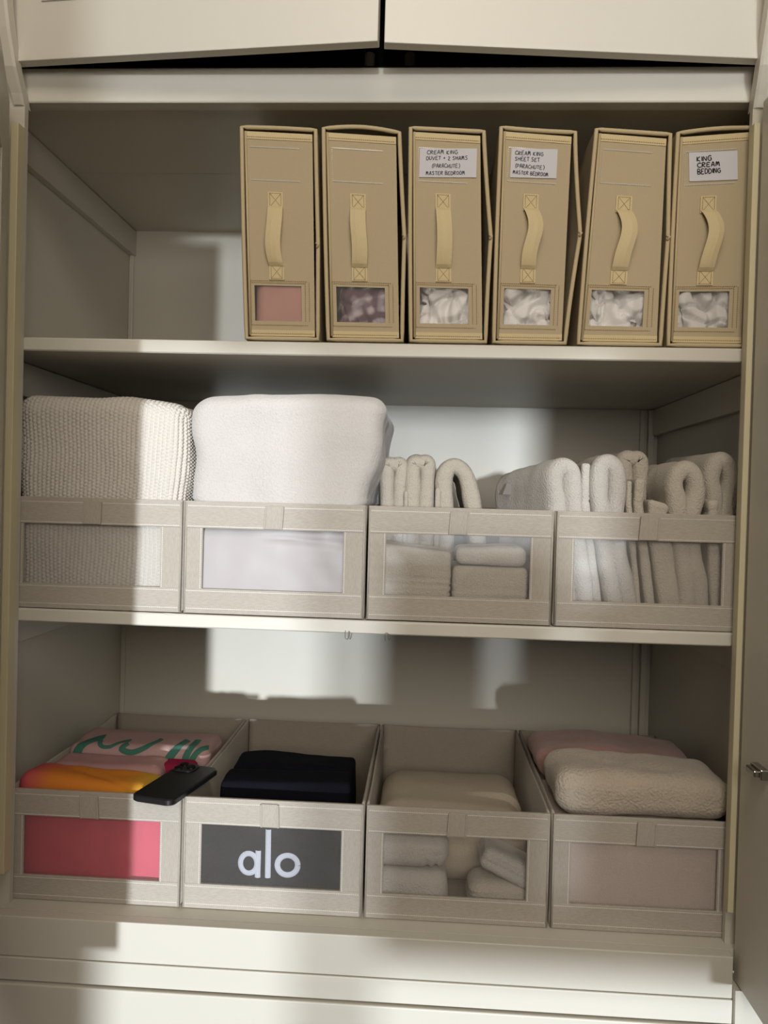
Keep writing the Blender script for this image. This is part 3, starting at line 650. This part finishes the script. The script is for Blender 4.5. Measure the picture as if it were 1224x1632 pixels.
# ------------------------------------------------------------------ storage cases on the top shelf
GL = {'C': [[(1, .85), (.6, 1), (.15, .8), (0, .45), (.2, .1), (.65, 0), (1, .15)]], 'R': [[(0, 0), (.05, 1)], [(.05, 1), (.7, .95), (.75, .65), (.1, .5), (.85, 0)]],
      'E': [[(.9, 1), (.1, .95), (.05, .5), (.05, 0), (.9, .03)], [(.05, .5), (.7, .52)]], 'A': [[(0, 0), (.35, .95), (.6, .95), (.85, 0)], [(.15, .4), (.75, .42)]],
      'M': [[(0, 0), (.1, .95), (.3, .95), (.42, .3), (.6, .95), (.8, .9), (.95, 0)]], 'K': [[(.05, 1), (.05, 0)], [(.8, 1), (.1, .45), (.85, 0)]], 'I': [[(.12, 1), (.14, 0)]],
      'N': [[(0, 0), (.05, 1), (.8, .05), (.85, 1)]], 'G': [[(.9, .85), (.5, 1), (.1, .7), (.1, .25), (.5, 0), (.9, .2), (.9, .5), (.55, .48)]],
      'D': [[(.05, 1), (.05, 0), (.6, .05), (.9, .45), (.65, .9), (0, 1)]], 'U': [[(0, 1), (.05, .2), (.4, 0), (.8, .25), (.85, 1)]], 'V': [[(0, 1), (.4, 0), (.85, 1)]],
      'T': [[(0, 1), (.95, 1)], [(.48, 1), (.45, 0)]], '+': [[(.1, .5), (.8, .5)], [(.45, .8), (.45, .2)]], '2': [[(.05, .8), (.4, 1), (.8, .75), (.1, .05), (.9, 0)]],
      'S': [[(.85, .9), (.4, 1), (.1, .75), (.75, .35), (.5, .02), (0, .1)]], 'H': [[(.05, 1), (.05, 0)], [(.8, 1), (.8, 0)], [(.05, .5), (.8, .5)]], '(': [[(.5, 1.15), (.12, .5), (.42, -.15)]],
      ')': [[(.3, 1.15), (.7, .5), (.3, -.15)]], 'P': [[(.05, 0), (.1, 1), (.8, .9), (.75, .5), (.1, .45)]], 'L': [[(.1, 1), (.1, 0), (.85, .03)]], 'O': [[(.45, 1), (.05, .6), (.2, .05), (.75, .1), (.85, .7), (.45, 1)]],
      'B': [[(.05, 0), (.05, 1), (.7, .9), (.65, .58), (.1, .52), (.85, .35), (.7, .03), (.05, 0)]], ' ': []}
def writing(bm, F, text, u, v, h, cw, wd, seed, slope=0):
    """hand-lettered strokes; F maps (x along, z up) in metres to a world point"""
    rnd = random.Random(seed); x = u
    for ch in text:
        hh = h * rnd.uniform(.88, 1.05); dz = rnd.uniform(-.06, .06) * h
        for st in GL[ch]:
            pts = [(x + a * cw * .82, v + dz + b * hh + slope * (x - u)) for a, b in st]
            c = catmull([(a, 0, b) for a, b in pts], 3) if len(pts) > 2 else [Vector((a, 0, b)) for a, b in pts]; rows = []
            for i, p in enumerate(c):
                a = c[max(0, i - 1)]; b = c[min(len(c) - 1, i + 1)]; t = (b - a).normalized(); s = Vector((t.z, 0, -t.x)) * wd / 2
                rows.append((bm.verts.new(F(p.x + s.x, p.z + s.z)), bm.verts.new(F(p.x - s.x, p.z - s.z))))
            for i in range(len(rows) - 1): bm.faces.new((rows[i][0], rows[i][1], rows[i + 1][1], rows[i + 1][0]))
        x += cw * ({'I': .38, '(': .6, ' ': .55, 'M': 1.15}.get(ch, 1.0))
def case(idx, TL, TR, BR, BL, label, kink, bow, cloth, hand, card=None):
    y0 = .006; DP = .43
    base = ((BL[0] + BR[0]) / 2, y0, Z1T); t = thing('storage_case', label, 'storage case', base, 'tan fabric storage cases on the top shelf')
    TL, TR, BR, BL = [Vector((p[0], max(p[1], Z1T + .0045))) for p in (TL, TR, BR, BL)]
    def lp(a, b, n, f): return [a.lerp(b, i / n) + f(i / n) for i in range(n)]
    kz = kink[1]
    def right(f):
        k = max(0, 1 - abs(f - kz) / (kz if f < kz else 1 - kz)); return Vector((kink[0] * (k ** 1.3), 0))
    r0 = .0042
    def ins(p, sx_, sz_): return p + Vector((sx_ * r0, sz_ * r0))
    a, b, c, d = ins(TL, 1, -1), ins(TR, -1, -1), ins(BR, -1, 0), ins(BL, 1, 0)
    top = lambda f: Vector((0, bow * math.sin(f * math.pi)))
    loop = lp(a, b, 16, top) + lp(b, c, 24, right) + lp(c, d, 8, lambda f: Vector((0, 0))) + lp(d, a, 16, lambda f: Vector((-.001 * math.sin(f * math.pi), 0)))
    cen = (a + b + c + d) / 4; n = len(loop)
    # shell
    bm = bmesh.new(); rows = []
    ny = 10
    for j in range(ny + 1):
        y = y0 + DP * j / ny; kf = math.exp(-j * .7)
        o = []; inn = []
        for i, p in enumerate(loop):
            q = p.copy()
            sec = 16 <= i < 40
            if sec: q = q - right((i - 16) / 24) * (1 - kf)
            if i < 16: q = q - top(i / 16) * (1 - kf)
            di = (cen - q); di = Vector((math.copysign(min(abs(di.x), .0022), di.x), math.copysign(min(abs(di.y), .0022), di.y)))
            o.append(bm.verts.new((q.x - di.x * .8, y, max(q.y - di.y * .8, Z1T + .0008)))); inn.append(bm.verts.new((q.x + di.x * .4, y, q.y + di.y * .4)))
        rows.append((o, inn))
    for j in range(ny):
        for i in range(n):
            k = (i + 1) % n
            bm.faces.new((rows[j][0][i], rows[j][0][k], rows[j + 1][0][k], rows[j + 1][0][i])); bm.faces.new((rows[j][1][i], rows[j][1][k], rows[j + 1][1][k], rows[j + 1][1][i]))
    for j in (0, ny):
        for i in range(n):
            k = (i + 1) % n; bm.faces.new((rows[j][0][i], rows[j][0][k], rows[j][1][k], rows[j][1][i]))
    bm.faces.new(rows[ny][1])
    link('shell', bm, CASE, t)
    link('piping', tube(bmesh.new(), [(p.x, y0 - .0005, p.y) for p in loop], .0036, 8, True), CASEP, t, True)
    # knotted zip end at the kink
    kp = b.lerp(c, kz) + Vector((kink[0], 0))
    bm = bmesh.new(); tube(bm, [(kp.x - .003, y0 - .004, kp.y + .003), (kp.x + .001, y0 - .0055, kp.y), (kp.x - .002, y0 - .004, kp.y - .005)], .0022, 8)
    link('zip_end', bm, CASEP, t, True)
    # second seam inside the left edge
    link('seam', tube(bmesh.new(), [(p.x, y0 + .001, p.y) for p in [a + Vector((.0062, -.006)), d + Vector((.0062, .006))]], .0022, 8), CASEP, t, True)
    # front panel
    A, Bq, Cq, Dq = a + Vector((.0065, -.007)), b + Vector((-.0055, -.0075)), c + Vector((-.0055, .0045)), d + Vector((.0065, .0045))
    y1 = y0 + .002
    def F(u, v, dy=0):
        p = (Dq * (1 - u) + Cq * u) * (1 - v) + (A * (1 - u) + Bq * u) * v
        return Vector((p.x, y1 - dy, p.y))
    wl, wr, wb, wt = .075, .80, .075, .25
    def quad(bm, u0, u1, v0, v1, dy, th=.0015, nu=1, nv=1):
        fr = [[bm.verts.new(F(u0 + (u1 - u0) * i / nu, v0 + (v1 - v0) * j / nv, dy)) for j in range(nv + 1)] for i in range(nu + 1)]
        bk = [[bm.verts.new(F(u0 + (u1 - u0) * i / nu, v0 + (v1 - v0) * j / nv, dy - th)) for j in range(nv + 1)] for i in range(nu + 1)]
        for i in range(nu):
            for j in range(nv): bm.faces.new((fr[i][j], fr[i + 1][j], fr[i + 1][j + 1], fr[i][j + 1])); bm.faces.new((bk[i][j], bk[i + 1][j], bk[i + 1][j + 1], bk[i][j + 1]))
        for i in range(nu):
            for j in (0, nv): bm.faces.new((fr[i][j], fr[i + 1][j], bk[i + 1][j], bk[i][j]))
        for j in range(nv):
            for i in (0, nu): bm.faces.new((fr[i][j], fr[i][j + 1], bk[i][j + 1], bk[i][j]))
    bm = bmesh.new(); quad(bm, 0, 1, wt, 1, 0); quad(bm, 0, 1, 0, wb, 0); quad(bm, 0, wl, wb, wt, 0); quad(bm, wr, 1, wb, wt, 0)
    link('front_panel', bm, CASE, t)
    bm = bmesh.new(); quad(bm, wl - .01, wr + .01, wb - .004, wt + .004, -.0004, .0004, 8, 6)
    link('window_pane', bm, PANEC, t)
    bm = bmesh.new(); quad(bm, 0, 1, .968, 1.004, .0012); link('top_tape', bm, TAPE, t)['label'] = 'straw coloured tape'
    bm = bmesh.new(); quad(bm, .0, 1, .0, .030, .0012); link('bottom_tape', bm, TAPE, t)['label'] = 'straw coloured tape'
    bm = bmesh.new()
    def st(u0, v0, u1, v1, dy=.0006, **k): dashes(bm, F(u0, v0, dy), F(u1, v1, dy), **k)
    kk = dict(step=.0036, ln=.0022, wd=.0005)
    st(.02, .012, .98, .012, .0014, **kk); st(.02, .978, .98, .978, .0014, **kk)
    for (e) in (.035, .13 if False else .06): st(wl - e, wt + e * .38, wr + e * 1.6, wt + e * .38, **kk)
    st(wl - .05, wb - .02, wr + .10, wb - .02, **kk); st(wl - .055, wb - .02, wl - .055, wt + .02, **kk); st(wr + .06, wb, wr + .06, wt + .02, **kk); st(wr + .12, wb, wr + .12, wt + .02, **kk)
    link('stitching', bm, TAPETH, t)
    # clear label sleeve
    bm = bmesh.new(); kk = dict(step=.0032, ln=.0023, wd=.0007)
    st(.07, .930, .80, .930, .0006, **kk); st(.07, .768, .80, .768, .0006, **kk); st(.06, .768, .06, .93, .0006, step=.0032, ln=.0018, wd=.0004)
    link('label_sleeve', bm, CLEARTH, t)['label'] = 'clear stitched label sleeve'
    # handle: two patches and an arched strap
    hc = .43; hw = .115
    patches = []
    for v0, v1 in ((.628, .71), (.278, .356)):
        bm = bmesh.new(); quad(bm, hc - hw, hc + hw, v0, v1, .0025, .0022); patches.append(link('handle_patch', bm, TAPE, t))
    bm = bmesh.new(); nn = 20; rows = []
    for i in range(nn + 1):
        f = i / nn; v = .640 - (.640 - .345) * f; arch = math.sin(f * math.pi) ** .6 * .013
        dxl = hand[0] * math.sin(math.pi * f) + hand[1] * math.sin(2 * math.pi * f)
        rows.append([bm.verts.new(F(hc - hw * .98 + dxl, v, .0032 + arch * 1.0)), bm.verts.new(F(hc - hw * .3 + dxl, v, .0038 + arch * 1.1)), bm.verts.new(F(hc + hw * .3 + dxl, v, .0038 + arch * 1.1)), bm.verts.new(F(hc + hw * .98 + dxl, v, .0032 + arch * .9))])
        back = [bm.verts.new(x_.co + Vector((0, .0016, 0))) for x_ in rows[-1]]; rows[-1] += back[::-1]
    for i in range(nn):
        for k in range(8): bm.faces.new((rows[i][k], rows[i][(k + 1) % 8], rows[i + 1][(k + 1) % 8], rows[i + 1][k]))
    bm.faces.new(rows[0]); bm.faces.new(rows[-1][::-1])
    hd = link('handle', bm, TAPE, t); hd['label'] = 'straw coloured webbing handle'
    for pt_, (v0, v1) in zip(patches, ((.636, .703), (.284, .350))):
        bm = bmesh.new()
        u0, u1 = hc - hw + .03, hc + hw - .03; kk = dict(step=.0028, ln=.0016, wd=.00045)
        for q in ((u0, v0, u1, v0), (u0, v1, u1, v1), (u0, v0, u0, v1), (u1, v0, u1, v1), (u0, v0, u1, v1), (u0, v1, u1, v0)): dashes(bm, F(q[0], q[1], .0027), F(q[2], q[3], .0027), **kk)
        link('box_stitch', bm, TAPETH, pt_)
    if card:
        u0, u1, v0, v1, tilt, lines, ink, wd = card
        bm = bmesh.new(); P0 = F(u0, v0, .0012); wdt = (F(u1, v0) - F(u0, v0)).x; hgt = F(u0, v1).z - F(u0, v0).z
        ct_, st_ = math.cos(tilt), math.sin(tilt)
        def G(x, z, dy=0): return P0 + Vector((x * ct_ - z * st_, -dy, x * st_ + z * ct_))
        vs = [bm.verts.new(G(*q)) for q in ((0, 0), (wdt, 0), (wdt, hgt), (0, hgt), (0, 0, .0005), (wdt, 0, .0005), (wdt, hgt, .0005), (0, hgt, .0005))]
        for q in ((0, 1, 2, 3), (4, 5, 6, 7), (0, 1, 5, 4), (1, 2, 6, 5), (2, 3, 7, 6), (3, 0, 4, 7)): bm.faces.new([vs[i] for i in q])
        cd = link('label_card', bm, CARD, t); cd['label'] = 'white handwritten card'
        bm = bmesh.new()
        for k, (txt, x, z, h, cw, sl) in enumerate(lines): writing(bm, lambda a_, b_: G(a_, b_, .0009), txt, x * wdt, z * hgt, h * hgt, cw * wdt, wd, idx * 10 + k, sl)
        link('handwriting', bm, ink, cd)
    # what is inside
    nm, lb_, cat_, m_, amp, rid = cloth
    xa = max(F(0, 0).x, F(0, .3).x) + .003; xb = min(F(1, 0).x, F(1, .3).x) - .003
    soft(nm, lb_, cat_, m_, xa, xb, y0 + .006, y0 + .30, Z1T + .0055, Z1T + .13, r=.020, res=.003, disp=lambda p, n: amp * nz(p, 26, idx) - rid * (max(0, 1 - abs(nz(Vector((p.x, p.y, p.z * .6)), 27, idx + 9)) * 6) + .8 * max(0, 1 - abs(nz(Vector((p.x * .7, p.y, p.z)), 38, idx + 29)) * 7)) - amp * .35)
    return t
L3 = [('CREAM KING', .13, .80, .13, .060, 0), ('DUVET + 2 SHAMS', .12, .60, .13, .053, 0), ('(PARACHUTE)', .22, .33, .13, .048, 0), ('MASTER BEDROOM', .12, .07, .12, .050, .02)]
L4 = [('CREAM KING', .09, .78, .13, .068, -.03), ('SHEET SET', .09, .58, .13, .064, -.03), ('(PARACHUTE)', .10, .34, .13, .062, -.05), ('MASTER BEDROOM', .06, .12, .12, .056, -.05)]
L6 = [('KING', .16, .68, .17, .095, .02), ('CREAM', .17, .47, .16, .095, .03), ('BEDDING', .17, .24, .17, .077, .03)]
case(1, (.362, .622), (.496, .617), (.509, .258), (.379, .258), 'tan fabric case at the left end of the row, rose fabric in its window', (.002, .55), .001, ('folded_bedding', 'rose pink folded bedding behind the window of the leftmost tan case', 'bedding', ROSE, .0012, .0), (-.025, .015))
case(2, (.501, .620), (.637, .613), (.651, .258), (.518, .258), 'tan fabric case with a bowed lid and mauve checked fabric in its window', (.006, .50), .006, ('folded_bedding', 'mauve checked folded bedding behind a tan case window', 'bedding', CHECK, .009, .007), (.01, -.01))
case(3, (.647, .621), (.777, .615), (.790, .257), (.657, .257), 'tan fabric case whose card reads DUVET + 2 SHAMS', (.010, .50), .0, ('folded_bedding', 'crumpled white bedding in the window of the duvet case', 'bedding', SHEET, .010, .018), (.02, 0),
     (.07, .93, .785, .925, 0, L3, INKG, .0011))
case(4, (.797, .622), (.927, .614), (.921, .259), (.795, .258), 'tan fabric case whose card reads SHEET SET', (.016, .48), -.001, ('folded_bedding', 'crumpled white bedding in the window of the sheet set case', 'bedding', SHEET, .009, .015), (.055, .035),
     (.10, .80, .785, .925, -.02, L4, INKG, .0011))
case(5, (.953, .619), (1.081, .611), (1.076, .260), (.934, .259), 'tan fabric case with an empty label sleeve and white bedding, fifth in the row', (.004, .49), .0, ('folded_bedding', 'white and grey crumpled bedding in the window of the fifth tan case', 'bedding', SHEET, .010, .019), (.065, .03))
case(6, (1.085, .613), (1.216, .622), (1.212, .261), (1.080, .260), 'tan fabric case whose card reads KING CREAM BEDDING, against the right frame', (.004, .5), .003, ('folded_bedding', 'crumpled white bedding in the window of the rightmost tan case', 'bedding', SHEET, .010, .019), (.08, .03),
     (.14, .84, .785, .925, .045, L6, INK, .0016))
for o in bpy.data.objects:
    if '_base' in o: del o['_base']
